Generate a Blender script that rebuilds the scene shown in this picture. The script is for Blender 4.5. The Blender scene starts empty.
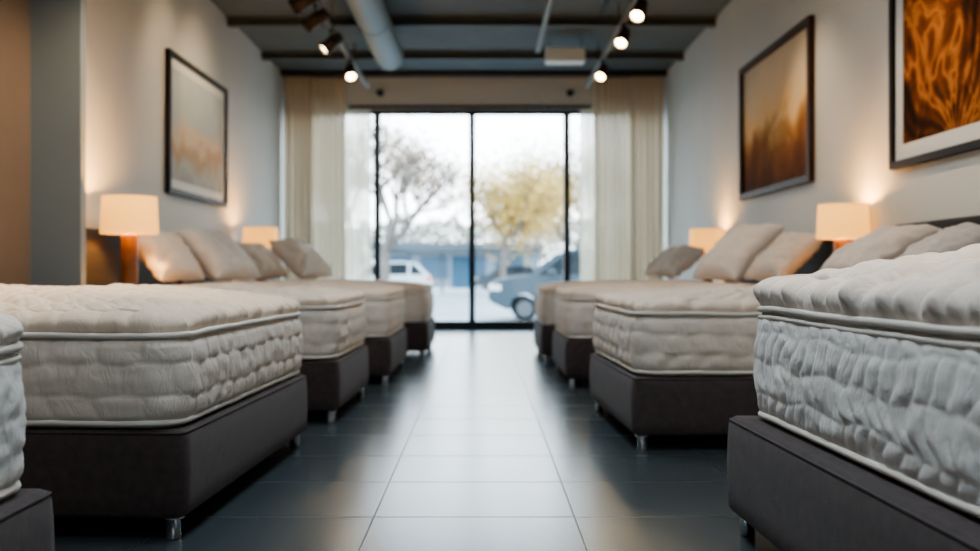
import bpy, bmesh, math, random
from mathutils import Vector, Matrix, noise
random.seed(7)
scene = bpy.context.scene
COL = scene.collection

# ------------------------------------------------------------------ helpers
def link(o, parent=None):
    COL.objects.link(o)
    if parent is not None:
        o.parent = parent
    return o

def empty(name, loc, label=None, category=None, group=None, rot=None):
    o = bpy.data.objects.new(name, None)
    o.empty_display_size = 0.1
    o.location = loc
    if rot: o.rotation_euler = rot
    link(o)
    meta(o, label, category, group)
    return o

def meta(o, label=None, category=None, group=None, kind=None):
    if label: o["label"] = label
    if category: o["category"] = category
    if group: o["group"] = group
    if kind: o["kind"] = kind
    return o

def mobj(name, verts, faces, mat, parent=None, smooth=True, loc=(0,0,0), rot=None):
    me = bpy.data.meshes.new(name)
    me.from_pydata([tuple(v) for v in verts], [], faces)
    me.update()
    if smooth:
        for p in me.polygons: p.use_smooth = True
    if mat: me.materials.append(mat)
    o = bpy.data.objects.new(name, me)
    o.location = loc
    if rot: o.rotation_euler = rot
    return link(o, parent)

def bm_obj(name, bm, mat, parent=None, smooth=False, loc=(0,0,0), rot=None):
    me = bpy.data.meshes.new(name)
    bmesh.ops.recalc_face_normals(bm, faces=bm.faces)
    bm.to_mesh(me); bm.free()
    if smooth:
        for p in me.polygons: p.use_smooth = True
    if mat: me.materials.append(mat)
    o = bpy.data.objects.new(name, me)
    o.location = loc
    if rot: o.rotation_euler = rot
    return link(o, parent)

def add_box(bm, x0,x1,y0,y1,z0,z1):
    vs = [bm.verts.new(p) for p in ((x0,y0,z0),(x1,y0,z0),(x1,y1,z0),(x0,y1,z0),(x0,y0,z1),(x1,y0,z1),(x1,y1,z1),(x0,y1,z1))]
    for f in ((0,3,2,1),(4,5,6,7),(0,1,5,4),(1,2,6,5),(2,3,7,6),(3,0,4,7)):
        bm.faces.new([vs[i] for i in f])

def box(name, x0,x1,y0,y1,z0,z1, mat, parent=None, bevel=0.0, seg=2, smooth=False, loc=(0,0,0), rot=None):
    bm = bmesh.new()
    add_box(bm, x0,x1,y0,y1,z0,z1)
    if bevel > 0:
        bmesh.ops.bevel(bm, geom=bm.edges[:], offset=bevel, segments=seg, affect='EDGES', profile=0.5)
    return bm_obj(name, bm, mat, parent, smooth=smooth or (bevel>0 and seg>2), loc=loc, rot=rot)

def add_cyl(bm, p0, p1, r0, r1=None, seg=20, caps=True):
    if r1 is None: r1 = r0
    p0 = Vector(p0); p1 = Vector(p1)
    d = (p1-p0).normalized()
    a = d.orthogonal().normalized(); b = d.cross(a)
    A=[];B=[]
    for i in range(seg):
        t = 2*math.pi*i/seg
        v = a*math.cos(t)+b*math.sin(t)
        A.append(bm.verts.new(p0+v*r0)); B.append(bm.verts.new(p1+v*r1))
    for i in range(seg):
        j=(i+1)%seg
        bm.faces.new((A[i],A[j],B[j],B[i]))
    if caps:
        bm.faces.new(A[::-1]); bm.faces.new(B)

def cyl(name, p0, p1, r0, mat, parent=None, r1=None, seg=24, caps=True, smooth=True, bevel=0):
    bm = bmesh.new(); add_cyl(bm,p0,p1,r0,r1,seg,caps)
    o = bm_obj(name,bm,mat,parent,smooth=False)
    if smooth:
        for p in o.data.polygons:
            p.use_smooth = len(p.vertices)==4
    return o

def lathe(name, prof, mat, parent=None, seg=32, loc=(0,0,0), closed_ends=True):
    verts=[];faces=[]
    n=len(prof)
    for (r,z) in prof:
        for i in range(seg):
            t=2*math.pi*i/seg
            verts.append((r*math.cos(t), r*math.sin(t), z))
    for k in range(n-1):
        for i in range(seg):
            j=(i+1)%seg
            faces.append((k*seg+i,k*seg+j,(k+1)*seg+j,(k+1)*seg+i))
    if closed_ends:
        faces.append(tuple(range(seg))[::-1]); faces.append(tuple((n-1)*seg+i for i in range(seg)))
    return mobj(name,verts,faces,mat,parent,True,loc)

# ------------------------------------------------------------------ materials
def new_mat(name):
    m = bpy.data.materials.new(name); m.use_nodes=True
    nt = m.node_tree; b = nt.nodes['Principled BSDF']
    return m, nt, b

def N(nt, t, **kw):
    n = nt.nodes.new(t)
    for k,v in kw.items():
        if k in n.inputs.keys(): n.inputs[k].default_value = v
        else: setattr(n,k,v)
    return n

def simple(name, col, rough=0.6, metal=0.0, bump=0.0, bscale=60, var=0.0, vscale=5, emis=None, estr=0, coat=0, sheen=0, spec=0.5):
    m, nt, b = new_mat(name)
    b.inputs['Base Color'].default_value=(*col,1)
    b.inputs['Roughness'].default_value=rough
    b.inputs['Metallic'].default_value=metal
    b.inputs['Coat Weight'].default_value=coat
    b.inputs['Sheen Weight'].default_value=sheen
    b.inputs['Specular IOR Level'].default_value=spec
    tc = N(nt,'ShaderNodeTexCoord')
    if var>0:
        nz = N(nt,'ShaderNodeTexNoise', Scale=vscale, Detail=4.0)
        nt.links.new(tc.outputs['Object'], nz.inputs['Vector'])
        cr = N(nt,'ShaderNodeValToRGB')
        cr.color_ramp.elements[0].color=(*[c*(1-var) for c in col],1)
        cr.color_ramp.elements[0].position=0.3
        cr.color_ramp.elements[1].color=(*[min(1,c*(1+var)) for c in col],1)
        cr.color_ramp.elements[1].position=0.7
        nt.links.new(nz.outputs['Fac'],cr.inputs['Fac'])
        nt.links.new(cr.outputs['Color'],b.inputs['Base Color'])
    if bump>0:
        nz = N(nt,'ShaderNodeTexNoise', Scale=bscale, Detail=5.0)
        nt.links.new(tc.outputs['Object'], nz.inputs['Vector'])
        bp = N(nt,'ShaderNodeBump', Strength=bump, Distance=0.01)
        nt.links.new(nz.outputs['Fac'],bp.inputs['Height'])
        nt.links.new(bp.outputs['Normal'],b.inputs['Normal'])
    if emis:
        b.inputs['Emission Color'].default_value=(*emis,1)
        b.inputs['Emission Strength'].default_value=estr
    return m

M_wall = simple('wall_paint',(0.55,0.545,0.515),0.8,bump=0.05,bscale=90,var=0.03,vscale=1.2)
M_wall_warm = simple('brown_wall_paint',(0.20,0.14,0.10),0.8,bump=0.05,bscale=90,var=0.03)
M_pier = simple('pier_paint',(0.24,0.28,0.30),0.8,bump=0.05,bscale=90)
M_header = simple('header_paint',(0.60,0.63,0.64),0.8)
M_ceil = simple('dark_ceiling_paint',(0.095,0.12,0.135),0.8,var=0.1,vscale=2)
M_beam = simple('painted_steel_beam',(0.085,0.10,0.11),0.65)
M_duct = simple('galvanised_duct',(0.18,0.22,0.24),0.55,metal=0.2)
M_black = simple('black_metal',(0.012,0.013,0.015),0.4)
M_track = simple('grey_track_metal',(0.20,0.22,0.23),0.5,metal=0.2)
M_spot = simple('bronze_black_spot_metal',(0.05,0.035,0.028),0.4,metal=0.4)
M_chrome = simple('chrome',(0.80,0.80,0.82),0.15,metal=1.0)
M_uph = simple('dark_brown_upholstery',(0.056,0.037,0.036),0.85,bump=0.4,bscale=350,var=0.22,vscale=30,sheen=0.15)
M_uph_cool = simple('charcoal_upholstery',(0.066,0.049,0.050),0.85,bump=0.4,bscale=350,var=0.22,vscale=30,sheen=0.15)
M_head = simple('dark_headboard_upholstery',(0.014,0.011,0.012),0.8,bump=0.2,bscale=250)
M_pipe = simple('mattress_piping_tape',(0.76,0.72,0.66),0.7,bump=0.2,bscale=300)
M_wood = simple('warm_wood',(0.13,0.058,0.024),0.5,var=0.25,vscale=9,coat=0.1)
M_darkwood = simple('dark_wood',(0.05,0.03,0.02),0.4,var=0.2,vscale=8)
M_base_trim = simple('baseboard_paint',(0.20,0.21,0.21),0.6)
M_vent = simple('vent_white',(0.74,0.85,0.92),0.5)

def fabric(name, col, strength, wrinkle=14, crease=0.0):
    m, nt, b = new_mat(name)
    b.inputs['Roughness'].default_value=0.85
    b.inputs['Sheen Weight'].default_value=0.1
    tc=N(nt,'ShaderNodeTexCoord')
    nz=N(nt,'ShaderNodeTexNoise',Scale=6.0,Detail=3.0)
    nt.links.new(tc.outputs['Object'],nz.inputs['Vector'])
    cr=N(nt,'ShaderNodeValToRGB')
    cr.color_ramp.elements[0].position=0.3; cr.color_ramp.elements[1].position=0.75
    cr.color_ramp.elements[0].color=(*[c*0.93 for c in col],1)
    cr.color_ramp.elements[1].color=(*col,1)
    nt.links.new(nz.outputs['Fac'],cr.inputs['Fac'])
    nt.links.new(cr.outputs['Color'],b.inputs['Base Color'])
    w=N(nt,'ShaderNodeTexNoise',Scale=float(wrinkle),Detail=3.0,Roughness=0.5,Distortion=0.4)
    nt.links.new(tc.outputs['Object'],w.inputs['Vector'])
    f=N(nt,'ShaderNodeTexNoise',Scale=260.0,Detail=2.0)
    nt.links.new(tc.outputs['Object'],f.inputs['Vector'])
    b1=N(nt,'ShaderNodeBump',Strength=strength,Distance=0.02)
    nt.links.new(w.outputs['Fac'],b1.inputs['Height'])
    last=b1
    if crease>0:
        mp=N(nt,'ShaderNodeMapping'); mp.inputs['Scale'].default_value=(1,1,0.6)
        nt.links.new(tc.outputs['Object'],mp.inputs['Vector'])
        r=N(nt,'ShaderNodeTexNoise',Scale=24.0,Detail=1.5,Distortion=0.6)
        nt.links.new(mp.outputs['Vector'],r.inputs['Vector'])
        s=N(nt,'ShaderNodeMath',operation='SUBTRACT'); s.inputs[1].default_value=0.5
        nt.links.new(r.outputs['Fac'],s.inputs[0])
        ab=N(nt,'ShaderNodeMath',operation='ABSOLUTE'); nt.links.new(s.outputs[0],ab.inputs[0])
        bb=N(nt,'ShaderNodeBump',Strength=crease,Distance=0.02)
        nt.links.new(ab.outputs[0],bb.inputs['Height']); nt.links.new(last.outputs['Normal'],bb.inputs['Normal'])
        last=bb
    b2=N(nt,'ShaderNodeBump',Strength=0.12,Distance=0.004)
    nt.links.new(f.outputs['Fac'],b2.inputs['Height'])
    nt.links.new(last.outputs['Normal'],b2.inputs['Normal'])
    nt.links.new(b2.outputs['Normal'],b.inputs['Normal'])
    return m
M_mat_side = fabric('cream_quilted_border',(0.74,0.66,0.58),0.15,14,0.3)
M_mat_top = fabric('cream_quilted_top',(0.87,0.72,0.58),0.2,12,0.3)
M_mat_side_w = fabric('white_quilted_border',(0.80,0.79,0.77),0.15,16,0.35)
M_mat_top_w = fabric('white_quilted_top',(0.85,0.78,0.72),0.3,14,0.4)
M_pillow = fabric('pillow_linen',(0.66,0.58,0.51),0.6,6,0.1)
M_pillow_w = fabric('pale_pillow_cotton',(0.74,0.68,0.63),0.6,6,0.1)
M_pillow_g = fabric('grey_beige_pillow_cotton',(0.52,0.47,0.44),0.6,6,0.1)

def tile_floor():
    m, nt, b = new_mat('slate_floor_tiles')
    tc=N(nt,'ShaderNodeTexCoord')
    mp=N(nt,'ShaderNodeMapping'); mp.vector_type='POINT'
    mp.inputs['Location'].default_value=(0.38+0.705*8, -3.51+0.585*12, 0)
    nt.links.new(tc.outputs['Object'],mp.inputs['Vector'])
    sp=N(nt,'ShaderNodeSeparateXYZ'); nt.links.new(mp.outputs['Vector'],sp.inputs[0])
    def joint(sock,size,w):
        d=N(nt,'ShaderNodeMath',operation='DIVIDE'); d.inputs[1].default_value=size; nt.links.new(sock,d.inputs[0])
        pp=N(nt,'ShaderNodeMath',operation='PINGPONG'); pp.inputs[1].default_value=0.5; nt.links.new(d.outputs[0],pp.inputs[0])
        mr=N(nt,'ShaderNodeMapRange'); mr.inputs['From Min'].default_value=w*0.4/size; mr.inputs['From Max'].default_value=w/size
        mr.inputs['To Min'].default_value=1.0; mr.inputs['To Max'].default_value=0.0
        nt.links.new(pp.outputs[0],mr.inputs['Value']); return mr
    jx=joint(sp.outputs['X'],0.705,0.0032); jy=joint(sp.outputs['Y'],0.585,0.0060)
    mxj=N(nt,'ShaderNodeMath',operation='MAXIMUM'); nt.links.new(jx.outputs['Result'],mxj.inputs[0]); nt.links.new(jy.outputs['Result'],mxj.inputs[1])
    nz=N(nt,'ShaderNodeTexNoise',Scale=1.6,Detail=5.0,Roughness=0.5)
    nt.links.new(tc.outputs['Object'],nz.inputs['Vector'])
    cr=N(nt,'ShaderNodeValToRGB')
    cr.color_ramp.elements[0].color=(0.048,0.063,0.071,1); cr.color_ramp.elements[1].color=(0.068,0.085,0.093,1)
    nt.links.new(nz.outputs['Fac'],cr.inputs['Fac'])
    mx=N(nt,'ShaderNodeMixRGB'); mx.inputs['Color2'].default_value=(0.032,0.040,0.044,1)
    nt.links.new(mxj.outputs[0],mx.inputs['Fac']); nt.links.new(cr.outputs['Color'],mx.inputs['Color1'])
    nt.links.new(mx.outputs['Color'],b.inputs['Base Color'])
    ra=N(nt,'ShaderNodeMath',operation='MULTIPLY_ADD'); ra.inputs[1].default_value=0.22; ra.inputs[2].default_value=0.245
    nt.links.new(mxj.outputs[0],ra.inputs[0]); nt.links.new(ra.outputs[0],b.inputs['Roughness'])
    sm=N(nt,'ShaderNodeMath',operation='MULTIPLY_ADD'); sm.inputs[1].default_value=-0.25; sm.inputs[2].default_value=0.8
    nt.links.new(mxj.outputs[0],sm.inputs[0]); nt.links.new(sm.outputs[0],b.inputs['Specular IOR Level'])
    bp=N(nt,'ShaderNodeBump',Strength=0.2,Distance=0.002); bp.invert=True
    nt.links.new(mxj.outputs[0],bp.inputs['Height'])
    nt.links.new(bp.outputs['Normal'],b.inputs['Normal'])
    return m
M_floor = tile_floor()

def glass_mat():
    m=bpy.data.materials.new('window_glass'); m.use_nodes=True
    nt=m.node_tree; nt.nodes.clear()
    out=N(nt,'ShaderNodeOutputMaterial'); t=N(nt,'ShaderNodeBsdfTransparent'); g=N(nt,'ShaderNodeBsdfGlossy')
    g.inputs['Roughness'].default_value=0.02
    mx=N(nt,'ShaderNodeMixShader'); mx.inputs[0].default_value=0.04
    nt.links.new(t.outputs[0],mx.inputs[1]); nt.links.new(g.outputs[0],mx.inputs[2]); nt.links.new(mx.outputs[0],out.inputs[0])
    return m
M_glass=glass_mat()

def curtain_mat(name,col,trans,transp):
    m=bpy.data.materials.new(name); m.use_nodes=True
    nt=m.node_tree; nt.nodes.clear()
    out=N(nt,'ShaderNodeOutputMaterial'); d=N(nt,'ShaderNodeBsdfDiffuse'); tl=N(nt,'ShaderNodeBsdfTranslucent'); tp=N(nt,'ShaderNodeBsdfTransparent')
    nz=N(nt,'ShaderNodeTexNoise',Scale=120.0); tc=N(nt,'ShaderNodeTexCoord')
    nt.links.new(tc.outputs['Object'],nz.inputs['Vector'])
    bp=N(nt,'ShaderNodeBump',Strength=0.1,Distance=0.002); nt.links.new(nz.outputs['Fac'],bp.inputs['Height'])
    nt.links.new(bp.outputs['Normal'],d.inputs['Normal'])
    d.inputs['Color'].default_value=(*col,1); tl.inputs['Color'].default_value=(*col,1)
    a=N(nt,'ShaderNodeMixShader'); a.inputs[0].default_value=trans
    c=N(nt,'ShaderNodeMixShader'); c.inputs[0].default_value=transp
    nt.links.new(d.outputs[0],a.inputs[1]); nt.links.new(tl.outputs[0],a.inputs[2])
    nt.links.new(a.outputs[0],c.inputs[1]); nt.links.new(tp.outputs[0],c.inputs[2]); nt.links.new(c.outputs[0],out.inputs[0])
    return m
M_drape=curtain_mat('beige_drape',(0.62,0.52,0.39),0.27,0.0)
M_sheer=curtain_mat('cream_sheer',(0.62,0.53,0.40),0.24,0.02)
M_voile=curtain_mat('white_voile',(0.80,0.74,0.60),0.40,0.30)

M_shade = simple('glowing_lampshade_linen',(0.60,0.37,0.14),0.8,bump=0.1,bscale=200,emis=(1.0,0.46,0.10),estr=1.0)
M_bulb = simple('lit_spot_lens',(1,0.9,0.75),0.3,emis=(1.0,0.76,0.42),estr=14)

# ------------------------------------------------------------------ camera
CAM_H=0.86; F=1000.0
cam=bpy.data.cameras.new('camera'); co=bpy.data.objects.new('camera',cam); link(co)
co.location=(0,0,CAM_H); co.rotation_euler=(math.pi/2,0,0)
cam.sensor_width=36; cam.lens=36*F/980; cam.shift_x=8/980; cam.shift_y=-3.5/980
cam.clip_end=500; cam.clip_start=0.05
cam.dof.use_dof=True; cam.dof.focus_distance=2.9; cam.dof.aperture_fstop=1.9
scene.camera=co

# ------------------------------------------------------------------ room
H=3.78; WY=14.8; XL=-2.92; XLN=-3.09; XR=2.68; YB=-4.0
def struct(o): o["kind"]="structure"; return o
struct(box('floor',XLN-0.15,XR+0.15,YB-0.15,WY+0.2,-0.15,0,M_floor))
struct(box('ceiling',XLN-0.15,XR+0.15,YB-0.15,WY+0.2,H,H+0.12,M_ceil))
struct(box('wall_right',XR,XR+0.15,YB,WY,0,H,M_wall))
struct(box('wall_left',XL-0.32,XL,6.93,WY,0,H,M_wall))
struct(box('wall_pier',XLN-0.1,-2.745,6.84,6.93,0,H,M_pier))
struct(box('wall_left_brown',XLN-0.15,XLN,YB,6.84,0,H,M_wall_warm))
bm=bmesh.new()
add_box(bm,XL-0.32,XR+0.15,WY,WY+0.18,3.27,H)
add_box(bm,XL-0.32,XL+0.08,WY,WY+0.18,0,3.27)
add_box(bm,XR-0.06,XR+0.15,WY,WY+0.18,0,3.27)
struct(bm_obj('wall_back',bm,M_header))
struct(box('wall_front',XLN-0.15,XR+0.15,YB-0.15,YB,0,H,M_wall))
def window(name,x0,x1,z0,z1,y,mull,fw=0.055,rail=0.13):
    root=bpy.data.objects.new(name,None); root.location=((x0+x1)/2,y,z0); link(root); root["kind"]="structure"
    cx=(x0+x1)/2
    bm=bmesh.new()
    add_box(bm,x0-cx,x1-cx,-0.04,0.04,0,rail)
    add_box(bm,x0-cx,x1-cx,-0.04,0.04,z1-z0-0.07,z1-z0)
    for m in [x0+fw/2,x1-fw/2]:
        add_box(bm,m-cx-fw/2,m-cx+fw/2,-0.04,0.04,rail,z1-z0-0.07)
    bm_obj('window_frame',bm,M_black,root)
    for m in mull:
        box('mullion',m-cx-0.045,m-cx+0.045,-0.05,0.05,rail,z1-z0-0.07,M_black,root)
    xs=[x0+fw]+list(mull)+[x1-fw]
    for a,b_ in zip(xs[:-1],xs[1:]):
        box('window_pane',a-cx+0.045,b_-cx-0.045,-0.004,0.004,rail,z1-z0-0.07,M_glass,root)
    return root
window('window_1',XL+0.08,XR-0.06,0.0,3.27,WY+0.09,[-1.555,-0.148,1.26])
struct(box('baseboard_right',XR-0.015,XR,YB,WY,0,0.10,M_base_trim))
struct(box('baseboard_left',XL,XL+0.015,6.93,WY,0,0.10,M_base_trim))

# ------------------------------------------------------------------ ceiling services
for i,(y,h) in enumerate([(2.0,.14),(5.0,.14),(7.6,.14),(9.5,.13),(11.5,.10),(13.3,.10)]):
    bm=bmesh.new()
    add_box(bm,XL+0.0,XR,y-0.06,y+0.06,H-h,H-h+0.015)
    add_box(bm,XL+0.0,XR,y-0.01,y+0.01,H-h+0.015,H-0.015)
    add_box(bm,XL+0.0,XR,y-0.06,y+0.06,H-0.015,H)
    o=bm_obj('ceiling_beam',bm,M_beam)
    meta(o,"dark painted steel I-beam spanning the ceiling",'beam','ceiling beams')
root=empty('ventilation_duct',(-1.12,3.0,3.465),"round galvanised ventilation duct under the ceiling",'duct')
bm=bmesh.new(); add_cyl(bm,(0,-5,0),(0,9.1,0),0.17,seg=36)
o=bm_obj('duct_tube',bm,M_duct,root)
for p in o.data.polygons: p.use_smooth=len(p.vertices)==4
for k in range(9):
    y=-4.65+k*1.7
    bm=bmesh.new(); add_cyl(bm,(0,y,0),(0,y+0.05,0),0.174,seg=36)
    bm_obj('duct_collar',bm,M_duct,root)
    bm=bmesh.new(); add_cyl(bm,(0,y+0.02,0.16),(0,y+0.02,H-3.465),0.008,seg=8)
    bm_obj('hanger_rod',bm,M_black,root)
for x,z,r,ye in [(0.68,3.56,0.03,12.2)]:
    bm=bmesh.new(); add_cyl(bm,(x,YB+0.01,z),(x,ye,z),r,seg=16)
    o=bm_obj('ceiling_pipe',bm,M_duct)
    meta(o,"thin straight service pipe running along the ceiling",'pipe')
root=empty('ceiling_vent',(1.03,12.4,3.45),"white rectangular air vent box with slats",'vent')
box('vent_box',-0.24,0.24,-0.12,0.12,0.0,0.17,M_vent,root,bevel=0.01)
bm=bmesh.new()
for k in range(4): add_box(bm,-0.21,0.21,-0.126,-0.12,0.03+k*0.033,0.042+k*0.033)
bm_obj('slats',bm,M_vent,root)
for sx in (-0.2,0.2):
    bm=bmesh.new(); add_cyl(bm,(sx,0,0.16),(sx,0,H-3.45),0.006,seg=8); bm_obj('hanger_rod',bm,M_black,root)

TZ=3.46
for x in (-1.62,1.48):
    root=empty('light_track',(x,5.0,TZ),"dark grey ceiling track rail for spotlights",'light track','light tracks')
    box('track_rail',-0.025,0.025,-8.0,9.2,0,0.045,M_track,root)
    for k in range(9):
        bm=bmesh.new(); add_cyl(bm,(0,-7.5+k*1.9,0.03),(0,-7.5+k*1.9,H-TZ),0.006,seg=8)
        bm_obj('hanger_rod',bm,M_black,root)

def spotlight(x,y,aim,power=25,size=80):
    root=empty('track_spotlight',(x,y,TZ),"cylindrical dark metal track spotlight lit warm white",'spotlight','track spotlights')
    box('adapter',-0.02,0.02,-0.05,0.05,-0.03,0.0,M_black,root,bevel=0.004)
    cyl('stem',(0,0,-0.10),(0,0,-0.03),0.008,M_black,root,seg=12)
    d=Vector(aim).normalized()
    c=Vector((0,0,-0.14))
    a=c-d*0.13; b_=c+d*0.10
    bm=bmesh.new()
    add_cyl(bm,a,a+d*0.02,0.050,0.062,seg=28); add_cyl(bm,a+d*0.02,b_-d*0.012,0.062,0.070,seg=28)
    o=bm_obj('housing',bm,M_spot,root)
    for p in o.data.polygons: p.use_smooth=len(p.vertices)==4
    bm=bmesh.new(); add_cyl(bm,b_-d*0.012,b_+d*0.020,0.082,0.082,seg=28,caps=False); add_cyl(bm,b_-d*0.012,b_+d*0.020,0.060,0.060,seg=28,caps=False)
    bm_obj('rim',bm,M_spot,root)
    cyl('lens',b_-d*0.012,b_-d*0.004,0.056,M_bulb,root,seg=28)
    L=bpy.data.lights.new('spot_light','SPOT'); L.energy=power; L.color=(1.0,0.75,0.47); L.spot_size=math.radians(size); L.spot_blend=0.9; L.shadow_soft_size=0.05
    lo=bpy.data.objects.new('spot_light',L); link(lo,root); lo.location=b_+d*0.025
    lo.rotation_euler=d.to_track_quat('-Z','Y').to_euler()
for y in (9.4,10.5,12.3): spotlight(1.48,y,(-0.35,-0.75,-0.75),18)
spotlight(1.48,8.2,(0.7,-0.1,-1),42)  # this and the next two: unseen spotlights added as warm fill
spotlight(1.48,5.6,(0.6,0.1,-1),80)
spotlight(1.48,2.6,(0.15,0.15,-1),90)
spotlight(-1.62,12.3,(0.2,-0.8,-0.75),18)
spotlight(-1.62,9.1,(-1.0,0.1,-0.55),24)
spotlight(-1.62,9.75,(-1,0.4,-0.5),28)
spotlight(-1.62,10.75,(-0.85,-0.35,-0.8),22)
spotlight(-1.62,6.4,(-0.6,0.2,-1),85)  # rest of this track: out-of-view spotlights added to warm the beds
spotlight(-1.62,4.0,(-0.3,0.1,-1),155)
spotlight(-1.62,1.2,(-0.2,0.1,-1),40)
for x in (-1.5,1.3):
    root=empty('security_camera',(x,WY,3.5),"small dark dome camera mounted on the wall header",'security camera','dome cameras')
    cyl('mount',(0,0,0),(0,-0.05,0),0.05,M_black,root)
    lathe('dome',[(0.06*math.cos(t),-0.0-0.06*math.sin(t)) for t in [k*math.pi/2/6 for k in range(6)]],M_black,root,loc=(0,-0.08,0.02))
M_diff=simple('fill_panel_diffuser',(0.9,0.9,0.9),0.6,emis=(0.86,0.94,1.0),estr=1.0)
for y,e in ((-1.5,10),(0.8,20),(3.4,27),(6.3,27)):  # panels added overhead, out of view, to give cool fill light
    x=-0.2
    root=empty('fill_panel_light',(x,y,3.52),"added square white fill panel hung above the view",'added fill light','added fill panels')
    box('panel_housing',-0.62,0.62,-0.62,0.62,0.012,0.06,M_vent,root)
    box('diffuser',-0.6,0.6,-0.6,0.6,0.0,0.012,M_diff,root)
    for sx in (-0.5,0.5):
        bm=bmesh.new(); add_cyl(bm,(sx,0,0.05),(sx,0,H-3.52),0.005,seg=8); bm_obj('hanger_wire',bm,M_black,root)
    L=bpy.data.lights.new('fill_light','AREA'); L.shape='SQUARE'; L.size=1.15; L.energy=e; L.color=(0.80,0.92,1.0)
    lo=bpy.data.objects.new('fill_light',L); link(lo,root); lo.location=(0,0,-0.01)

# ------------------------------------------------------------------ curtains
def curtain(name,x0,x1,y,z0,z1,mat,folds,depth,label):
    nx=int(folds*14); nz=24
    vs=[];fs=[]
    cx=(x0+x1)/2
    for j in range(nz+1):
        v=j/nz
        for i in range(nx+1):
            u=i/nx
            ph=u*folds*2*math.pi+0.9*math.sin(u*9+v*1.6)
            amp=depth*(1-0.35*v)*(0.8+0.6*noise.noise(Vector((u*5,v*1.5,x0))))
            xx=(u-0.5)*(x1-x0)*(1-0.05*math.sin(v*math.pi))+0.012*math.sin(2*ph)
            vs.append((xx, amp*math.sin(ph), z0+(z1-z0)*v))
    for j in range(nz):
        for i in range(nx):
            a=j*(nx+1)+i
            fs.append((a,a+1,a+nx+2,a+nx+1))
    o=mobj(name,vs,fs,mat,None,True,(cx,y,0))
    meta(o,label,'curtain','window curtains')
    return o
curtain('drape',XL+0.03,-2.46,WY-0.27,0.02,3.70,M_drape,5,0.045,"beige floor-length drape gathered beside the window")
curtain('sheer_curtain',-2.56,-1.98,WY-0.16,0.02,3.70,M_sheer,6,0.035,"soft cream semi-sheer curtain beside the window")
curtain('voile_curtain',-2.06,-1.62,WY-0.06,0.02,3.26,M_voile,5,0.02,"thin white voile curtain over the window glass")
curtain('drape',2.14,XR-0.03,WY-0.27,0.02,3.70,M_drape,5,0.045,"beige floor-length drape gathered beside the window")
curtain('sheer_curtain',1.62,2.24,WY-0.16,0.02,3.70,M_sheer,7,0.035,"soft cream semi-sheer curtain beside the window")
curtain('voile_curtain',1.44,1.70,WY-0.06,0.02,3.26,M_voile,4,0.02,"thin white voile curtain over the window glass")
o=box('curtain_rail',-1.97,1.62,WY-0.02,WY-0.00,3.28,3.32,M_black); meta(o,"slim black curtain rail across the window head",'curtain rail')
o=box('curtain_rail',XL,XR,WY-0.32,WY-0.10,3.72,H,M_black); meta(o,"slim dark ceiling curtain track",'curtain rail')

# ------------------------------------------------------------------ mattress / beds
def rrect(a,b,r,n):
    segs=[('l',(a,-b+r),(a,b-r)),('c',(a-r,b-r),0),('l',(a-r,b),(-a+r,b)),('c',(-a+r,b-r),math.pi/2),
          ('l',(-a,b-r),(-a,-b+r)),('c',(-a+r,-b+r),math.pi),('l',(-a+r,-b),(a-r,-b)),('c',(a-r,-b+r),1.5*math.pi)]
    lens=[2*(b-r),math.pi*r/2,2*(a-r),math.pi*r/2]*2
    tot=sum(lens); out=[]
    for i in range(n):
        s=tot*i/n; k=0
        while s>lens[k] and k<7: s-=lens[k]; k+=1
        sg=segs[k]; t=s/lens[k]
        if sg[0]=='l':
            p=Vector(sg[1]).lerp(Vector(sg[2]),t); d=(Vector(sg[2])-Vector(sg[1])).normalized(); nn=Vector((d.y,-d.x))
        else:
            ang=sg[2]+t*math.pi/2; nn=Vector((math.cos(ang),math.sin(ang))); p=Vector(sg[1])+nn*r
        out.append((p,nn,tot*i/n))
    return out,tot

def ring_mesh(rings, n, cap0=True, cap1=True):
    vs=[];fs=[]
    for R in rings: vs+=R
    for k in range(len(rings)-1):
        for i in range(n):
            j=(i+1)%n
            fs.append((k*n+i,k*n+j,(k+1)*n+j,(k+1)*n+i))
    if cap0: fs.append(tuple(range(n))[::-1])
    if cap1: fs.append(tuple((len(rings)-1)*n+i for i in range(n)))
    return vs,fs

def sq(x,p): return abs(x)**p
def V3(a,b,c): return noise.noise(Vector((a,b,c)))

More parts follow.
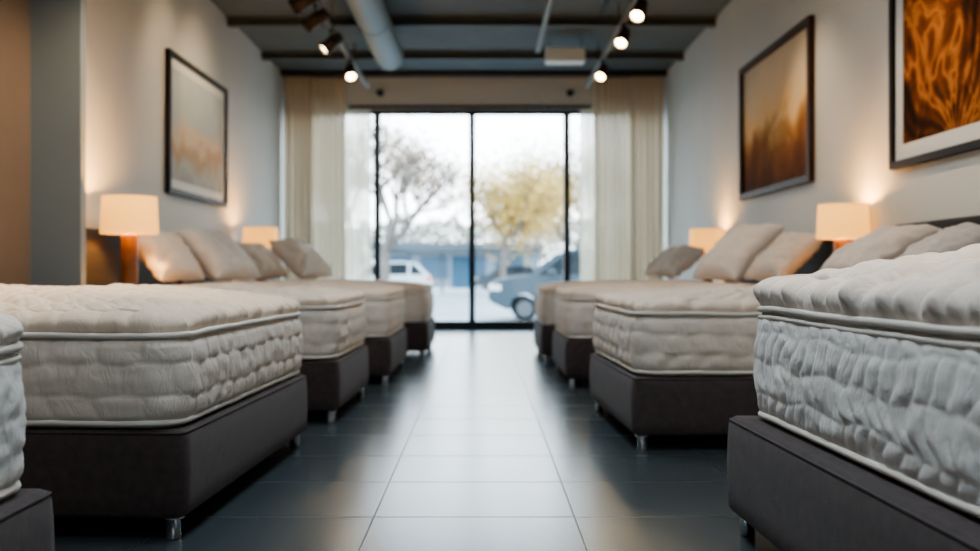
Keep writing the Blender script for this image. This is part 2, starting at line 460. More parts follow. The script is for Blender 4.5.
def mattress(cx,cy,a,b,z0,z1,T1,T2,step,style,label,seed,yaw=0,T2s=0.25):
    root=empty('mattress',(cx,cy,z0+0.004),label,'mattress','mattresses on display',rot=(0,0,yaw))
    r=0.10
    pts,tot=rrect(a,b,r,int((4*a+4*b)/step)); n=len(pts)
    h=z1-z0
    nv=max(8,int(h/step*1.2))
    cellw= 0.082 if style=='leaf' else 0.155
    ncell=round(tot/cellw); cw=tot/ncell
    rings=[]
    for k in range(nv+1):
        v=k/nv; R=[]
        prof=0.022*(1-abs(2*v-1)**3)-0.008
        for (p,nn,s) in pts:
            if style=='leaf':
                row=v*3.8+0.36*V3(s*5,v*2,seed+1)
                ri=math.floor(row); fr=row-ri
                lean=0.8*(1 if ri%2 else -1)*(fr-0.5)
                aa=s/cw+lean+0.58*V3(s*5,v*4.0,seed)
                q=(sq(math.sin(math.pi*aa),0.42)*0.7+0.3)*(0.40+0.60*sq(math.sin(math.pi*fr),0.38))
                q=q*(0.88+0.5*V3(s*8,v*5,seed+3))
                q+=0.22*V3(s*22,v*9,seed+4)
                A=0.0130
            else:
                row=v*3.0+0.22*V3(s*3.5,v*2,seed+1)
                ri=math.floor(row); fr=row-ri
                aa=s/cw+0.5*(ri%2)+0.28*V3(s*3.5,v*3,seed)
                q=(sq(math.sin(math.pi*aa),0.30)*0.75+0.25)*(0.30+0.70*sq(math.sin(math.pi*fr),0.32))
                q+=0.26*V3(s*15,v*6,seed+4)
                A=0.0150
            q*=min(1,min(v,1-v)*8)
            off=prof+A*q+0.003*V3(s*14,v*6,seed)
            R.append((p.x+nn.x*off,p.y+nn.y*off,v*h))
        rings.append(R)
    vs,fs=ring_mesh(rings,n)
    side_m,top_m=(M_mat_side_w,M_mat_top_w) if style=='leaf' else (M_mat_side,M_mat_top)
    mobj('border',vs,fs,side_m,root)
    rings=[]
    OH=0.034 if style=='leaf' else 0.022
    prof=[(-0.02,0.0),(0.002,0.002)]
    K=12
    re=T1*1.1
    for k in range(1,K+1):
        t=k/K*math.pi/2
        prof.append((OH*math.sin(min(1,k/K*2.0)*math.pi/2) - re*(1-math.cos(t)) , 0.004+T1*math.sin(t)))
    B=min(a,b)
    step_t=step*1.2
    ss=[(o,z,None) for o,z in prof]
    e=max(re-OH,0.0); e0=e
    while e< B-0.02:
        e+=step_t
        ss.append((-min(e,B-0.01),None,e))
    pw=0.105
    def puck(s):
        return sq(math.sin(math.pi*s/pw+1.7*V3(s*5,0,seed)),0.6)*(0.75+0.8*V3(s*9,3,seed))+0.15*V3(s*24,1,seed)
    PA=0.030 if style=='leaf' else 0.016
    pk=[puck(s) for (p,nn,s) in pts]
    for (o,z,e_) in ss:
        R=[]
        if e_ is None:
            f=min(1,z*22)
            for (p,nn,s),pq in zip(pts,pk):
                wav=(PA*(pq-0.5)+0.013*V3(s*7,z*8,seed))*f
                R.append((p.x+nn.x*(o+wav),p.y+nn.y*(o+wav),h+z+wav*0.6))
        else:
            sc=(B+o)/B
            ee=e_-e0
            ed=math.exp(-ee/0.20); fx=min(1,ee/0.05)
            for (p,nn,s),pq in zip(pts,pk):
                x=p.x*sc; y=p.y*sc
                zz=0.004+T1+T2*(1-math.exp(-ee/T2s))
                w=0.17
                wx=x+0.03*V3(x*5,y*5,seed); wy=y+0.03*V3(x*5,y*5,seed+9)
                q=sq(math.sin(math.pi*(wx+wy)/w),0.4)*sq(math.sin(math.pi*(wx-wy)/w),0.4)
                zz+=(0.032 if style!='leaf' else 0.038)*(q-0.5)*fx*(1-0.4*ed)
                zz+=PA*1.2*(pq-0.5)*ed
                zz+=0.02*V3(x*2.5,y*2.5,seed)*fx+0.008*V3(x*11,y*11,seed)*fx
                R.append((x,y,h+zz))
        rings.append(R)
    vs,fs=ring_mesh(rings,n)
    mobj('pillow_top',vs,fs,top_m,root)
    def piping(z,off,rr):
        m=8
        vs=[];fs=[]
        for (p,nn,s) in pts:
            wv=0.005*V3(s*5,z,seed)
            for k in range(m):
                t=2*math.pi*k/m
                o_=off+rr*math.cos(t)+wv*0.6
                vs.append((p.x+nn.x*o_,p.y+nn.y*o_,z+rr*1.15*math.sin(t)+wv))
        for i in range(n):
            j=(i+1)%n
            for k in range(m):
                l=(k+1)%m
                fs.append((i*m+k,j*m+k,j*m+l,i*m+l))
        mobj('piping',vs,fs,M_pipe,root)
    piping(0.017,0.006,0.009)
    piping(h-0.002,0.010,0.0085)
    if style=='leaf': piping(h-0.028,0.008,0.0065)
    return root

def tot_n(a,b): return (4*a+4*b)/0.03
def bed(side,foot,head,y0,y1,bt=0.355,z1=0.655,T1=0.065,T2=0.04,step=0.02,style='plain',inset=0.03,
        hb=True,hb_y=None,hb_top=1.15,cool=False,seed=0,leg_h=0.072,yaw=0,wall=None,T2s=0.25):
    cx=(foot+head)/2; cy=(y0+y1)/2; a=abs(head-foot)/2; b=(y1-y0)/2
    mu=M_uph_cool if cool else M_uph
    yaw=math.radians(yaw)
    root=empty('bed_base',(cx,cy,0),("charcoal" if cool else "dark brown")+" upholstered bed base on short chrome legs",'bed base','bed bases on display',rot=(0,0,yaw))
    pts,tot=rrect(a,b,0.035,int(tot_n(a,b)))
    n=len(pts); rings=[]
    hgt=bt-leg_h
    for (v,o) in [(0,-0.025),(0.02,-0.008),(0.06,0.0),(0.25,0.004),(0.5,0.006),(0.75,0.004),(0.92,0.0),(0.97,-0.006),(1,-0.02)]:
        rings.append([(p.x+nn.x*(o),p.y+nn.y*(o),leg_h+v*hgt) for (p,nn,s) in pts])
    vs,fs=ring_mesh(rings,n); mobj('upholstered_frame',vs,fs,mu,root)
    m=6; vs=[];fs=[]
    for (p,nn,s) in pts:
        for k in range(m):
            t=2*math.pi*k/m
            vs.append((p.x+nn.x*(-0.004+0.004*math.cos(t)),p.y+nn.y*(-0.004+0.004*math.cos(t)),leg_h+0.965*hgt+0.004*math.sin(t)))
    for i in range(n):
        j=(i+1)%n
        for k in range(m):
            l=(k+1)%m; fs.append((i*m+k,j*m+k,j*m+l,i*m+l))
    mobj('seam_cord',vs,fs,mu,root)
    for sx in (-1,1):
        for sy in (-1,1):
            px=sx*(a-0.055); py=sy*(b-0.06)
            lathe('leg',[(0.023,0),(0.025,0.004),(0.025,leg_h-0.012),(0.034,leg_h-0.008),(0.034,leg_h)],M_chrome,root,seg=24,loc=(px,py,0))
    if hb:
        ya,yb=hb_y if hb_y else (y0-0.02,y1+0.02)
        sg=1 if side>0 else -1
        r2=empty('headboard',(wall-sg*0.04,(ya+yb)/2,0),"dark upholstered headboard panel standing against the wall",'headboard','headboards')
        L2=(yb-ya)/2
        box('padded_panel',-0.035,0.035,-L2,L2,0.10,hb_top,M_head,r2,bevel=0.025,seg=4,smooth=True)
        for sy in (-1,1):
            box('support_foot',-0.02,0.02,sy*(L2-0.2)-0.04,sy*(L2-0.2)+0.04,0,0.12,M_black,r2)
    kind="white deeply quilted mattress with thick puffy pillow top" if style=='leaf' else "cream quilted mattress with piped pillow top"
    sgn=1 if head>foot else -1
    mattress(cx+sgn*inset*0.3,cy,a-inset*0.7,b-inset*0.6,bt,z1,T1,T2,step,style,kind,seed,yaw,T2s)

# left row
bed(-1,-0.99,-2.96,0.55,2.33,bt=0.36,z1=0.69,T1=0.06,T2=0.04,step=0.013,style='leaf',cool=True,seed=11,inset=0.05,hb=False)
bed(-1,-0.905,-2.95,3.22,5.02,step=0.0090,seed=2,T1=0.07,T2=0.06,yaw=-2.6,hb=False)
bed(-1,-0.80,-2.62,5.67,6.98,step=0.016,seed=3,hb=False,yaw=-1.0)
bed(-1,-0.69,-2.80,7.56,9.2,step=0.03,seed=4,wall=XL,hb_y=(6.96,9.35),hb_top=1.18)
bed(-1,-0.54,-2.80,9.9,11.4,step=0.035,seed=5,wall=XL,hb_y=(9.5,11.42),hb_top=1.22)
# right row
bed(1,0.845,2.545,1.42,3.36,bt=0.385,z1=0.742,T1=0.09,T2=0.088,step=0.0075,style='leaf',cool=True,seed=21,inset=0.08,hb=False,yaw=2.0,T2s=0.24)
bed(1,0.70,2.53,4.82,6.3,step=0.013,seed=22,wall=XR,hb_y=(4.5,6.36),hb_top=1.16,cool=True,yaw=2.0)
bed(1,0.62,2.55,7.38,8.8,step=0.03,seed=23,wall=XR)
bed(1,0.56,2.55,9.35,10.75,step=0.035,seed=24,wall=XR)

# ------------------------------------------------------------------ pillows
def pillow(x,y,z,side,tilt,L=0.68,Hh=0.46,T=0.17,yaw=0.0,mat=None,seed=0,roll=0):
    n=36; vs=[];fs=[]
    def P(u,v,s):
        eu=max(0,1-abs(u)**3.2); ev=max(0,1-abs(v)**3.2)
        th=T/2*(eu*ev)**0.45
        pin=1-0.10*(1-abs(u)**2)*abs(v)**2 ; pin2=1-0.10*(1-abs(v)**2)*abs(u)**2
        yy=u*L/2*pin2; zz=v*Hh/2*pin
        d=math.sqrt(u*u+v*v)+1e-6; an=math.atan2(v,u)
        rad=0.020*(0.5-2.0*abs(V3(math.cos(an)*3.2+d*0.6,math.sin(an)*3.2,seed+s)))*min(1,d*1.3)
        w=0.020*V3(u*2.0,v*2.0,seed+s)+0.012*V3(u*5+v*2,v*5,seed+s)+rad
        return (s*th+ s*(w*min(1,(eu*ev)*4) if eu*ev>0 else 0), yy, zz)
    for s in (1,-1):
        base=len(vs)
        for j in range(n+1):
            for i in range(n+1):
                u=-1+2*i/n; v=-1+2*j/n
                u=math.sin(u*math.pi/2); v=math.sin(v*math.pi/2)
                vs.append(P(u,v,s))
        for j in range(n):
            for i in range(n):
                a=base+j*(n+1)+i
                f=(a,a+1,a+n+2,a+n+1)
                fs.append(f if s>0 else f[::-1])
    mat=mat or M_pillow
    o=mobj('pillow',vs,fs,mat,None,True)
    bm=bmesh.new(); bm.from_mesh(o.data); bmesh.ops.remove_doubles(bm,verts=bm.verts,dist=0.0005)
    bmesh.ops.recalc_face_normals(bm,faces=bm.faces); bm.to_mesh(o.data); bm.free()
    for p in o.data.polygons: p.use_smooth=True
    R=Matrix.Rotation(yaw,4,'Z')@Matrix.Rotation(side*tilt,4,'Y')@Matrix.Rotation(roll,4,'X')
    mn=min((R@Vector(v)).z for v in vs)
    o.matrix_world=Matrix.Translation((x,y,z-mn))@R
    lab={M_pillow:"soft beige pillow leaning back on a cream mattress",M_pillow_w:"pale plump pillow propped on a mattress",M_pillow_g:"grey-beige soft pillow lying back against a dark headboard"}[mat]
    meta(o,lab,'pillow','bed pillows')
    return o
zt=0.781
pillow(-2.50,7.95,zt,-1,math.radians(38),seed=1,L=0.60,Hh=0.48,T=0.20,yaw=-0.30)
pillow(-2.26,8.60,zt,-1,math.radians(46),seed=2,L=0.66,Hh=0.56,T=0.24,yaw=-0.34,mat=M_pillow_w)
pillow(-2.30,10.24,zt,-1,math.radians(46),seed=3,L=0.64,Hh=0.48,T=0.22,yaw=-0.32)
pillow(-1.96,10.88,zt,-1,math.radians(48),seed=4,L=0.66,Hh=0.56,T=0.24,yaw=-0.36,mat=M_pillow_w)
pillow(2.26,5.70,zt,1,math.radians(62),seed=5,L=0.56,Hh=0.54,T=0.21,yaw=0.15,mat=M_pillow_g)
pillow(2.32,5.02,zt,1,math.radians(60),seed=6,L=0.50,Hh=0.44,T=0.20,mat=M_pillow_g)
pillow(2.31,7.66,zt,1,math.radians(48),seed=7,L=0.56,Hh=0.50,T=0.20,yaw=0.22)
pillow(2.12,8.30,zt,1,math.radians(48),seed=8,L=0.62,Hh=0.64,T=0.25,yaw=0.36,mat=M_pillow_w)
pillow(2.33,9.64,zt+0.006,1,math.radians(50),seed=9,L=0.5,Hh=0.46,T=0.18)
pillow(1.94,10.1,zt+0.012,1,math.radians(56),seed=10,L=0.52,Hh=0.46,T=0.20,yaw=0.45,mat=M_pillow_w)

# ------------------------------------------------------------------ nightstands and lamps
def nightstand(x0,x1,y0,y1,h,side):
    root=empty('nightstand',((x0+x1)/2,(y0+y1)/2,0),"small dark wood nightstand with drawers between beds",'nightstand','nightstands')
    a=(x1-x0)/2;b=(y1-y0)/2
    box('body',-a+0.01,a-0.01,-b+0.01,b-0.01,0.12,h-0.025,M_darkwood,root,bevel=0.004)
    box('top',-a,a,-b,b,h-0.025,h,M_darkwood,root,bevel=0.005)
    fx=-side*(a-0.01)
    for k in range(2):
        z0=0.15+k*(h-0.2)/2
        d=box('drawer',min(fx,fx-side*0.012),max(fx,fx-side*0.012),-b+0.025,b-0.025,z0,z0+(h-0.24)/2,M_darkwood,root,bevel=0.003)
        bm=bmesh.new(); add_cyl(bm,(fx-side*0.012,0,z0+(h-0.24)/4),(fx-side*0.035,0,z0+(h-0.24)/4),0.012,seg=16)
        bm_obj('knob',bm,M_chrome,d)
    for sx in (-1,1):
        for sy in (-1,1):
            cyl('leg',(sx*(a-0.035),sy*(b-0.035),0),(sx*(a-0.035),sy*(b-0.035),0.12),0.012,M_darkwood,root,r1=0.018,seg=12)
def lamp(x,y,zb,zs0,zs1,r,power=36):
    root=empty('table_lamp',(x,y,zb),"table lamp with straight wooden stem and glowing amber drum shade",'lamp','bedside lamps')
    lathe('base',[(0.085,0),(0.09,0.008),(0.085,0.02),(0.06,0.03)],M_wood,root)
    hs=zs0-zb
    lathe('stem',[(0.058,0.02),(0.060,0.03),(0.060,hs*0.97),(0.054,hs*0.995),(0.016,hs),(0.012,hs+0.10)],M_wood,root)
    h=zs1-zs0; r2=r*0.94
    lathe('lamp_shade',[(r,hs),(r*0.985,hs+h*0.3),(r2,hs+h),(r2-0.006,hs+h),(r-0.008,hs+0.003),(r,hs)],M_shade,root,seg=48,closed_ends=False)
    lathe('bulb',[(0.012,hs+0.10),(0.014,hs+0.12),(0.028,hs+0.15),(0.03,hs+0.17),(0.02,hs+0.195),(0.004,hs+0.2)],M_bulb,root,seg=20)
    L=bpy.data.lights.new('bulb_light','POINT'); L.energy=power; L.color=(1.0,0.50,0.13); L.shadow_soft_size=0.045
    lo=bpy.data.objects.new('bulb_light',L); link(lo,root); lo.location=(0,0,hs+h*0.72)
nightstand(-2.80,-2.42,7.14,7.46,0.60,-1); lamp(-2.58,7.32,0.60,1.14,1.41,0.205,62)
nightstand(-2.82,-2.40,11.55,11.95,0.60,-1); lamp(-2.60,11.74,0.60,1.15,1.38,0.21,48)
nightstand(2.22,2.62,6.72,7.12,0.60,1); lamp(2.49,6.9,0.60,1.09,1.325,0.175,48)
nightstand(2.22,2.62,10.88,11.26,0.60,1); lamp(2.47,10.98,0.60,1.09,1.33,0.195,44)

# ------------------------------------------------------------------ paintings
def art_mat(name, stops, scale, kind, dist=2.0, nmix=0.55):
    m, nt, b = new_mat(name)
    b.inputs['Roughness'].default_value=0.9
    b.inputs['Specular IOR Level'].default_value=0.05
    tc=N(nt,'ShaderNodeTexCoord'); mp=N(nt,'ShaderNodeMapping')
    nt.links.new(tc.outputs['Object'],mp.inputs['Vector'])
    nz=N(nt,'ShaderNodeTexNoise',Scale=scale,Detail=7.0,Distortion=dist)
    nt.links.new(mp.outputs['Vector'],nz.inputs['Vector'])
    cr=N(nt,'ShaderNodeValToRGB')
    els=cr.color_ramp.elements
    els[0].position=stops[0][0]; els[0].color=(*stops[0][1],1)
    els[1].position=stops[-1][0]; els[1].color=(*stops[-1][1],1)
    for p,c in stops[1:-1]:
        e=els.new(p); e.color=(*c,1)
    if kind=='bands':
        sx=N(nt,'ShaderNodeSeparateXYZ'); nt.links.new(mp.outputs['Vector'],sx.inputs[0])
        mr=N(nt,'ShaderNodeMapRange'); mr.inputs['From Min'].default_value=-0.66; mr.inputs['From Max'].default_value=0.66
        nt.links.new(sx.outputs['Z'],mr.inputs['Value'])
        ad=N(nt,'ShaderNodeMath',operation='MULTIPLY_ADD'); ad.inputs[1].default_value=nmix
        sub=N(nt,'ShaderNodeMath',operation='SUBTRACT'); sub.inputs[1].default_value=nmix/2
        nt.links.new(nz.outputs['Fac'],ad.inputs[0]); nt.links.new(mr.outputs['Result'],ad.inputs[2])
        nt.links.new(ad.outputs[0],sub.inputs[0]); nt.links.new(sub.outputs[0],cr.inputs['Fac'])
        nt.links.new(cr.outputs['Color'],b.inputs['Base Color'])
    else:
        nd=N(nt,'ShaderNodeTexNoise',Scale=1.0,Detail=1.0)
        nt.links.new(mp.outputs['Vector'],nd.inputs['Vector'])
        mp.inputs['Location'].default_value=(0,0.25,0.55)
        vs_=N(nt,'ShaderNodeVectorMath',operation='SCALE'); vs_.inputs['Scale'].default_value=0.9
        nt.links.new(nd.outputs['Color'],vs_.inputs[0])
        va=N(nt,'ShaderNodeVectorMath',operation='ADD'); nt.links.new(mp.outputs['Vector'],va.inputs[0]); nt.links.new(vs_.outputs[0],va.inputs[1])
        s2=N(nt,'ShaderNodeSeparateXYZ'); nt.links.new(va.outputs[0],s2.inputs[0])
        at=N(nt,'ShaderNodeMath',operation='ARCTAN2')
        oy=N(nt,'ShaderNodeMath',operation='SUBTRACT'); oy.inputs[1].default_value=0.95; nt.links.new(s2.outputs['Y'],oy.inputs[0])
        oz=N(nt,'ShaderNodeMath',operation='SUBTRACT'); oz.inputs[1].default_value=0.05; nt.links.new(s2.outputs['Z'],oz.inputs[0])
        nt.links.new(oz.outputs[0],at.inputs[0]); nt.links.new(oy.outputs[0],at.inputs[1])
        def wave(k,amp):
            mu=N(nt,'ShaderNodeMath',operation='MULTIPLY'); mu.inputs[1].default_value=k; nt.links.new(at.outputs[0],mu.inputs[0])
            sn=N(nt,'ShaderNodeMath',operation='SINE'); nt.links.new(mu.outputs[0],sn.inputs[0])
            h1=N(nt,'ShaderNodeMath',operation='MULTIPLY'); h1.inputs[1].default_value=amp
            nt.links.new(sn.outputs[0],h1.inputs[0]); return h1
        w1=wave(7.0,0.08); w2=wave(44.0,0.05)
        ad=N(nt,'ShaderNodeMath',operation='ADD'); nt.links.new(nz.outputs['Fac'],ad.inputs[0]); nt.links.new(w1.outputs[0],ad.inputs[1])
        ad2=N(nt,'ShaderNodeMath',operation='ADD'); nt.links.new(ad.outputs[0],ad2.inputs[0]); nt.links.new(w2.outputs[0],ad2.inputs[1])
        nt.links.new(ad2.outputs[0],cr.inputs['Fac'])
        nt.links.new(cr.outputs['Color'],b.inputs['Base Color'])
    return m
A_pale=art_mat('pale_landscape_print',[(0.0,(0.25,0.27,0.27)),(0.2,(0.37,0.39,0.39)),(0.34,(0.36,0.27,0.20)),(0.44,(0.48,0.40,0.32)),(0.58,(0.35,0.39,0.41)),(1.0,(0.45,0.48,0.49))],1.2,'bands')
A_sun=art_mat('golden_landscape_painting',[(0.0,(0.09,0.042,0.026)),(0.18,(0.16,0.065,0.03)),(0.33,(0.28,0.12,0.045)),(0.43,(0.48,0.25,0.09)),(0.53,(0.76,0.50,0.25)),(0.66,(0.70,0.53,0.34)),(0.82,(0.64,0.52,0.37)),(1.0,(0.56,0.46,0.34))],1.5,'bands',1.0,0.6)
A_swirl=art_mat('orange_brown_abstract_painting',[(0.30,(0.016,0.008,0.005)),(0.42,(0.05,0.017,0.008)),(0.52,(0.13,0.042,0.014)),(0.61,(0.36,0.14,0.042)),(0.67,(0.15,0.048,0.015)),(0.80,(0.045,0.018,0.009))],2.6,'swirl',0.8)
M_matboard=simple('white_matboard',(0.60,0.60,0.58),0.8)
M_pframe=simple('dark_picture_frame',(0.012,0.009,0.008),0.6,spec=0.2)
M_pframe2=simple('brown_picture_frame',(0.04,0.018,0.010),0.6,spec=0.2)
def painting(side,wall,y0,y1,z0,z1,art,fr,matw,label,fw=0.05):
    root=empty('framed_painting',(wall,(y0+y1)/2,(z0+z1)/2),label,'painting')
    a=(y1-y0)/2;b=(z1-z0)/2; d=-side
    def bx(bm,d0,d1,ya,yb,za,zb): add_box(bm,min(d0*d,d1*d),max(d0*d,d1*d),ya,yb,za,zb)
    bm=bmesh.new()
    bx(bm,0.0,0.05,-a,a,b-fw,b); bx(bm,0.0,0.05,-a,a,-b,-b+fw)
    bx(bm,0.0,0.05,-a,-a+fw,-b+fw,b-fw); bx(bm,0.0,0.05,a-fw,a,-b+fw,b-fw)
    bm_obj('picture_frame',bm,fr,root)
    if matw>0:
        bm=bmesh.new()
        c=a-fw; e=b-fw
        bx(bm,0.0,0.022,-c,c,e-matw,e); bx(bm,0.0,0.022,-c,c,-e,-e+matw)
        bx(bm,0.0,0.022,-c,-c+matw,-e+matw,e-matw); bx(bm,0.0,0.022,c-matw,c,-e+matw,e-matw)
        bm_obj('mat_board',bm,M_matboard,root)
    bm=bmesh.new(); bx(bm,0.0,0.015,-a+fw+matw,a-fw-matw,-b+fw+matw,b-fw-matw)
    bm_obj('artwork',bm,art,root)
painting(-1,XL,9.2,11.3,1.59,2.92,A_pale,M_pframe,0.09,"dark-framed pale landscape print with white mat on the wall")
painting(1,XR,8.05,10.25,1.59,2.93,A_sun,M_pframe2,0.0,"brown-framed golden landscape painting on the wall",0.06)
painting(1,XR,4.3,6.47,1.52,2.95,A_swirl,M_pframe,0.10,"black-framed orange and brown swirling abstract painting, white mat",0.045)

# ------------------------------------------------------------------ outside
GZ=-0.30
M_asph=simple('haze_paled_asphalt',(0.22,0.23,0.24),0.9,var=0.1,vscale=0.3,spec=0.1)  # outdoor haze put into this and the tree colours as paler tones
M_pave=simple('pavement_concrete',(0.28,0.29,0.29),0.8,var=0.08,vscale=1,spec=0.2)
M_bark=simple('bark',(0.13,0.11,0.10),0.9,spec=0.1)
M_leafy=simple('autumn_leaf_yellow',(0.44,0.29,0.09),0.8,var=0.35,vscale=1.5,spec=0.05)
M_leafb=simple('autumn_leaf_brown',(0.30,0.22,0.16),0.8,var=0.3,vscale=1.5,spec=0.05)
M_leafp=simple('haze_paled_leaf',(0.29,0.28,0.25),0.8,var=0.2,vscale=0.5,spec=0.05)  # distance haze is put into the leaf colour
M_bld=simple('grey_building_render',(0.17,0.20,0.23),0.9,spec=0.1)
M_bldd=simple('building_roof_dark',(0.08,0.095,0.11),0.8,spec=0.1)
M_bldw=simple('shopfront_glass_blue',(0.05,0.09,0.13),0.4,spec=0.2)
o=box('street_ground',-90,90,WY+2.2,130,GZ-0.2,GZ,M_asph); struct(o)
o=box('pavement_ground',-90,90,WY+0.2,WY+2.2,GZ-0.2,-0.02,M_pave); struct(o)

def tree(x,y,h,spread,leafmat,nleaf,label,seed,name='tree',trunk=0.16,depthmax=5,sc=0.25,ls=1.0):
    rnd=random.Random(seed)
    root=empty(name,(x,y,GZ),label,'tree')
    bm=bmesh.new(); tips=[]
    def grow(p,d,l,r,depth):
        q=p+d*l
        add_cyl(bm,p,q,r,r*0.72,seg=5 if depth>1 else 8,caps=False)
        if depth>=2: tips.append(q); tips.append(p.lerp(q,0.5))
        if depth==depthmax: return
        k=3 if depth<4 else 2
        for i in range(k):
            ang=rnd.uniform(0,2*math.pi); t=rnd.uniform(0.3,0.85)*spread
            nd=(d+Vector((math.cos(ang)*t,math.sin(ang)*t,rnd.uniform(-0.15,0.3)))).normalized()
            grow(q,nd,l*rnd.uniform(0.62,0.9),r*0.66,depth+1)
    grow(Vector((0,0,0)),Vector((0.02,0.0,1)),h*0.22,trunk,0)
    bm_obj('trunk_and_branches',bm,M_bark,root,smooth=True)
    if nleaf:
        vs=[];fs=[]
        for i in range(nleaf):
            c=rnd.choice(tips)+Vector((rnd.gauss(0,sc),rnd.gauss(0,sc),rnd.gauss(0,sc)))
            a=Vector((rnd.uniform(-1,1),rnd.uniform(-1,1),rnd.uniform(-1,1))).normalized(); b_=a.orthogonal().normalized()
            s=rnd.uniform(0.05,0.11)*ls; k=len(vs)
            vs+=[c-a*s,c-b_*s*0.6,c+a*s,c+b_*s*0.6]; fs.append((k,k+1,k+2,k+3))
        o=mobj('foliage',vs,fs,leafmat,root,False); o["kind"]="stuff"
tree(-3.7,38,8.8,1.15,M_leafb,2200,"nearly bare street tree with spreading branches",3,depthmax=6,trunk=0.20)
tree(-7.0,53,11.0,1.15,M_leafb,7000,"nearly bare street tree with thin branches",5,depthmax=6,trunk=0.22,sc=0.4)
tree(1.0,48,7.6,1.02,M_leafy,10500,"street tree with yellow autumn leaves",8,sc=0.7,depthmax=6,trunk=0.17)
tree(5.6,62,9.6,1.1,M_leafb,12000,"tree with brownish autumn leaves",12,sc=0.85,depthmax=6,trunk=0.2)
rnd=random.Random(77); vs=[];fs=[]
for i in range(18000):
    x=rnd.uniform(-24,22); hh=6.4+2.4*V3(x*0.22,0,3)+1.0*V3(x*0.9,0,5)
    c=Vector((x,rnd.uniform(98,102),GZ+hh*rnd.random()**0.7))
    a=Vector((rnd.uniform(-1,1),rnd.uniform(-1,1),rnd.uniform(-1,1))).normalized(); b_=a.orthogonal().normalized()
    s=rnd.uniform(0.12,0.30); k=len(vs)
    vs+=[c-a*s,c-b_*s*0.6,c+a*s,c+b_*s*0.6]; fs.append((k,k+1,k+2,k+3))
o=mobj('woodland',vs,fs,M_leafp,None,False); meta(o,"distant strip of haze-paled autumn woodland behind the street",'woodland',kind='stuff')
root=empty('shop_building',(-2.0,78,GZ),"low flat-roofed shop building with dark glazing across the street",'building')
box('building_walls',-6.5,6.5,0,10,0,2.9,M_bld,root)
box('flat_roof',-6.8,6.8,-1.2,10.2,2.9,3.4,M_bldd,root)
for k in range(4): box('shop_window',-5.7+k*2.9,-3.5+k*2.9,-0.06,0.02,0.6,2.4,M_bldw,root)
root=empty('bus_shelter',(-2.1,52,GZ),"glass bus shelter with dark flat roof and blue panel",'bus shelter')
box('shelter_roof',-1.9,1.9,-0.8,0.8,2.2,2.38,M_bldd,root)
for px in (-1.7,0,1.7): box('post',px-0.05,px+0.05,0.6,0.7,0,2.2,M_bldd,root)
box('side_panel',0.5,1.6,0.62,0.66,0.3,2.0,simple('blue_panel',(0.05,0.11,0.17),0.6,spec=0.1),root)
box('bench',-1.6,-0.1,0.1,0.5,0.45,0.52,M_bldd,root)

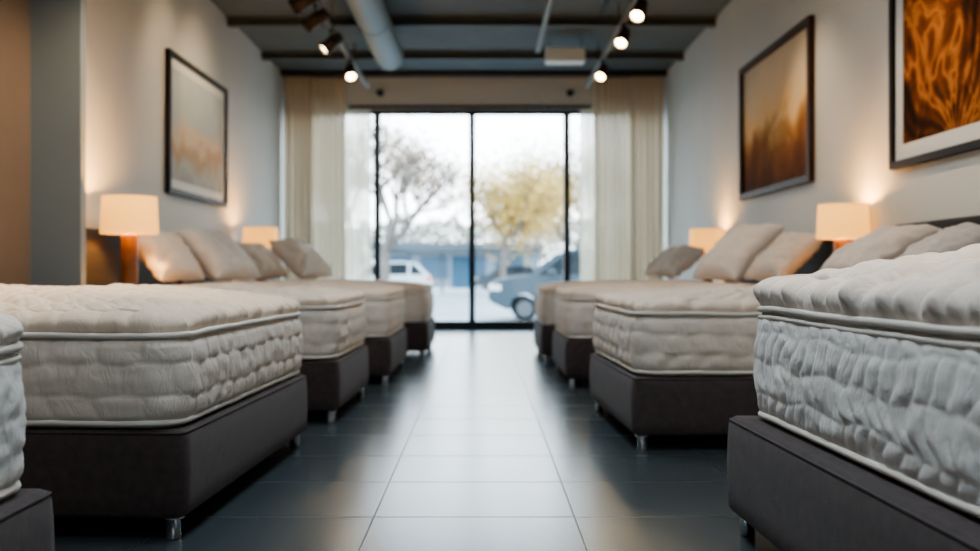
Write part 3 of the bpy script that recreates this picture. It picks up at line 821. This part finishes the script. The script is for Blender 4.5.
M_tyre=simple('tyre_rubber',(0.015,0.016,0.017),0.9,spec=0.1); M_rim=simple('alloy_rim',(0.08,0.085,0.09),0.6,spec=0.2)
M_cg=simple('car_glass',(0.010,0.014,0.017),0.4,spec=0.1)
M_hl=simple('headlight_glass',(0.5,0.5,0.5),0.2); M_tl=simple('tail_light_red',(0.5,0.03,0.02),0.2)
def car(x,y,paint,facing,label,hs=1.0):
    root=empty('car',(x,y,GZ),label,'car')
    s=-facing
    low=[(-2.15,0.42),(-2.17,0.60),(-2.12,0.80),(-1.95,0.90),(-1.6,0.96),(-1.3,0.99),(-1.0,1.01),(0.3,1.03),(1.55,1.05),(2.00,1.03),(2.12,0.95),(2.16,0.75),(2.15,0.45),(2.05,0.28)]
    def arch(cx):
        return [(cx+0.35*math.cos(t),0.26+0.35*math.sin(t)) for t in [k*math.pi/10 for k in range(11)]]
    low+= [(1.80,0.24)]+arch(1.34)+[(0.92,0.20),(-0.90,0.20)]+arch(-1.34)+[(-1.78,0.26)]
    bm=bmesh.new(); L=[]
    for yy in (-0.89,0.89):
        L.append([bm.verts.new((s*px,yy,pz*hs)) for px,pz in low])
    n=len(low)
    bm.faces.new(L[0]); bm.faces.new(L[1][::-1])
    for i in range(n):
        j=(i+1)%n; bm.faces.new((L[0][i],L[1][i],L[1][j],L[0][j]))
    bm_obj('car_body',bm,paint,root)
    gl=[(-1.15,0.98),(-0.45,1.46),(-0.15,1.56),(0.95,1.58),(1.55,1.50),(1.98,1.02)]
    bm=bmesh.new()
    A=[bm.verts.new((s*px,-0.87+(pz-0.98)*0.32,pz*hs)) for px,pz in gl]; B=[bm.verts.new((s*px,0.87-(pz-0.98)*0.32,pz*hs)) for px,pz in gl]
    bm.faces.new(A); bm.faces.new(B[::-1])
    for i in range(6):
        j=(i+1)%6; bm.faces.new((A[i],B[i],B[j],A[j]))
    bm_obj('cabin_glass',bm,M_cg,root)
    rf=[(-1.20,1.00),(-0.5,1.48),(-0.15,1.59),(0.95,1.62),(1.6,1.53),(2.05,1.04),(1.90,1.04),(1.5,1.47),(0.95,1.545),(-0.15,1.525),(-0.42,1.44),(-1.06,1.00)]
    bm=bmesh.new()
    ym=lambda pz: 0.88-(pz-0.98)*0.32
    A=[bm.verts.new((s*px,-ym(pz),pz*hs)) for px,pz in rf]; B=[bm.verts.new((s*px,ym(pz),pz*hs)) for px,pz in rf]
    bm.faces.new(A); bm.faces.new(B[::-1])
    for i in range(12):
        if i in (0,4,6,10,11,5): continue
        j=(i+1)%12; bm.faces.new((A[i],B[i],B[j],A[j]))
    for px0,px1 in [(0.25,0.33),(1.20,1.30)]:
        for sy in (-1,1):
            vv=[bm.verts.new((s*px0,sy*0.885,0.98*hs)),bm.verts.new((s*px1,sy*0.885,0.98*hs)),bm.verts.new((s*px1,sy*0.70,1.55*hs)),bm.verts.new((s*px0,sy*0.70,1.55*hs))]
            bm.faces.new(vv)
    bm_obj('roof',bm,paint,root)
    for sy in (-1,1):
        bx0,bx1=sorted((s*-0.80,s*-0.62)); box('wing_mirror',bx0,bx1,sy*0.97-0.08,sy*0.97+0.08,1.02*hs,1.14*hs,paint,root,bevel=0.03)
        bx0,bx1=sorted((s*-0.92,s*0.90)); box('side_trim',bx0,bx1,sy*0.895-0.01,sy*0.895+0.01,0.22*hs,0.34*hs,M_black,root)
        for px in (0.05,1.0):
            bx0,bx1=sorted((s*px,s*(px+0.16))); box('door_handle',bx0,bx1,sy*0.90-0.012,sy*0.90+0.012,0.86*hs,0.89*hs,M_rim,root)
    bx0,bx1=sorted((s*-2.19,s*-2.10)); box('grille',bx0,bx1,-0.45,0.45,0.45*hs,0.68*hs,M_black,root)
    for cx in (-1.34,1.34):
        for sy in (-1,1):
            bm=bmesh.new(); add_cyl(bm,(s*cx,sy*0.66,0.29),(s*cx,sy*0.87,0.29),0.29,seg=28)
            w=bm_obj('wheel',bm,M_tyre,root)
            bm=bmesh.new(); add_cyl(bm,(s*cx,sy*0.86,0.29),(s*cx,sy*0.885,0.29),0.19,seg=20)
            bm_obj('rim',bm,M_rim,w)
    for sy in (-1,1):
        bx0,bx1=sorted((s*-2.17,s*-1.90)); box('headlight',bx0,bx1,sy*0.72-0.18,sy*0.72+0.18,0.66*hs,0.80*hs,M_hl,root,bevel=0.02)
        bx0,bx1=sorted((s*2.0,s*2.18)); box('tail_light',bx0,bx1,sy*0.75-0.15,sy*0.75+0.15,0.78*hs,0.96*hs,M_tl,root,bevel=0.02)
P_grey=simple('blue_grey_car_paint',(0.048,0.064,0.078),0.5,spec=0.12)
P_white=simple('white_car_paint',(0.42,0.46,0.48),0.5,spec=0.2)
P_dark=simple('dark_car_paint',(0.05,0.055,0.065),0.5,spec=0.15)
car(2.35,24.5,P_grey,-1,"blue-grey sport utility car parked on the street outside",1.08)
car(-4.4,44,P_white,-1,"white hatchback parked across the street")
car(1.6,66,P_dark,-1,"dark car parked near the shop building")

# ------------------------------------------------------------------ world / light
w=bpy.data.worlds.new('world'); scene.world=w; w.use_nodes=True
nt=w.node_tree; bg=nt.nodes['Background']
tc=N(nt,'ShaderNodeTexCoord'); sx=N(nt,'ShaderNodeSeparateXYZ'); nt.links.new(tc.outputs['Generated'],sx.inputs[0])
cr=N(nt,'ShaderNodeValToRGB'); cr.color_ramp.elements[0].position=0.0; cr.color_ramp.elements[0].color=(0.88,0.96,1.0,1)
cr.color_ramp.elements[1].position=0.6; cr.color_ramp.elements[1].color=(0.60,0.83,1.0,1)
nt.links.new(sx.outputs['Z'],cr.inputs['Fac']); nt.links.new(cr.outputs['Color'],bg.inputs['Color'])
bg.inputs['Strength'].default_value=6.3
def portal(x,y,z,sx_,sz):
    L=bpy.data.lights.new('window_portal','AREA'); L.shape='RECTANGLE'; L.size=sx_; L.size_y=sz
    L.cycles.is_portal=True
    o=bpy.data.objects.new('window_portal',L); link(o); o.location=(x,y,z)
    o.rotation_euler=Vector((0,-1 if y>0 else 1,0)).to_track_quat('-Z','Z').to_euler()
portal(-0.12,WY+0.25,1.65,5.4,3.2)
scene.view_settings.view_transform='AgX'
scene.view_settings.look='AgX - Medium High Contrast'
scene.view_settings.exposure=0.62
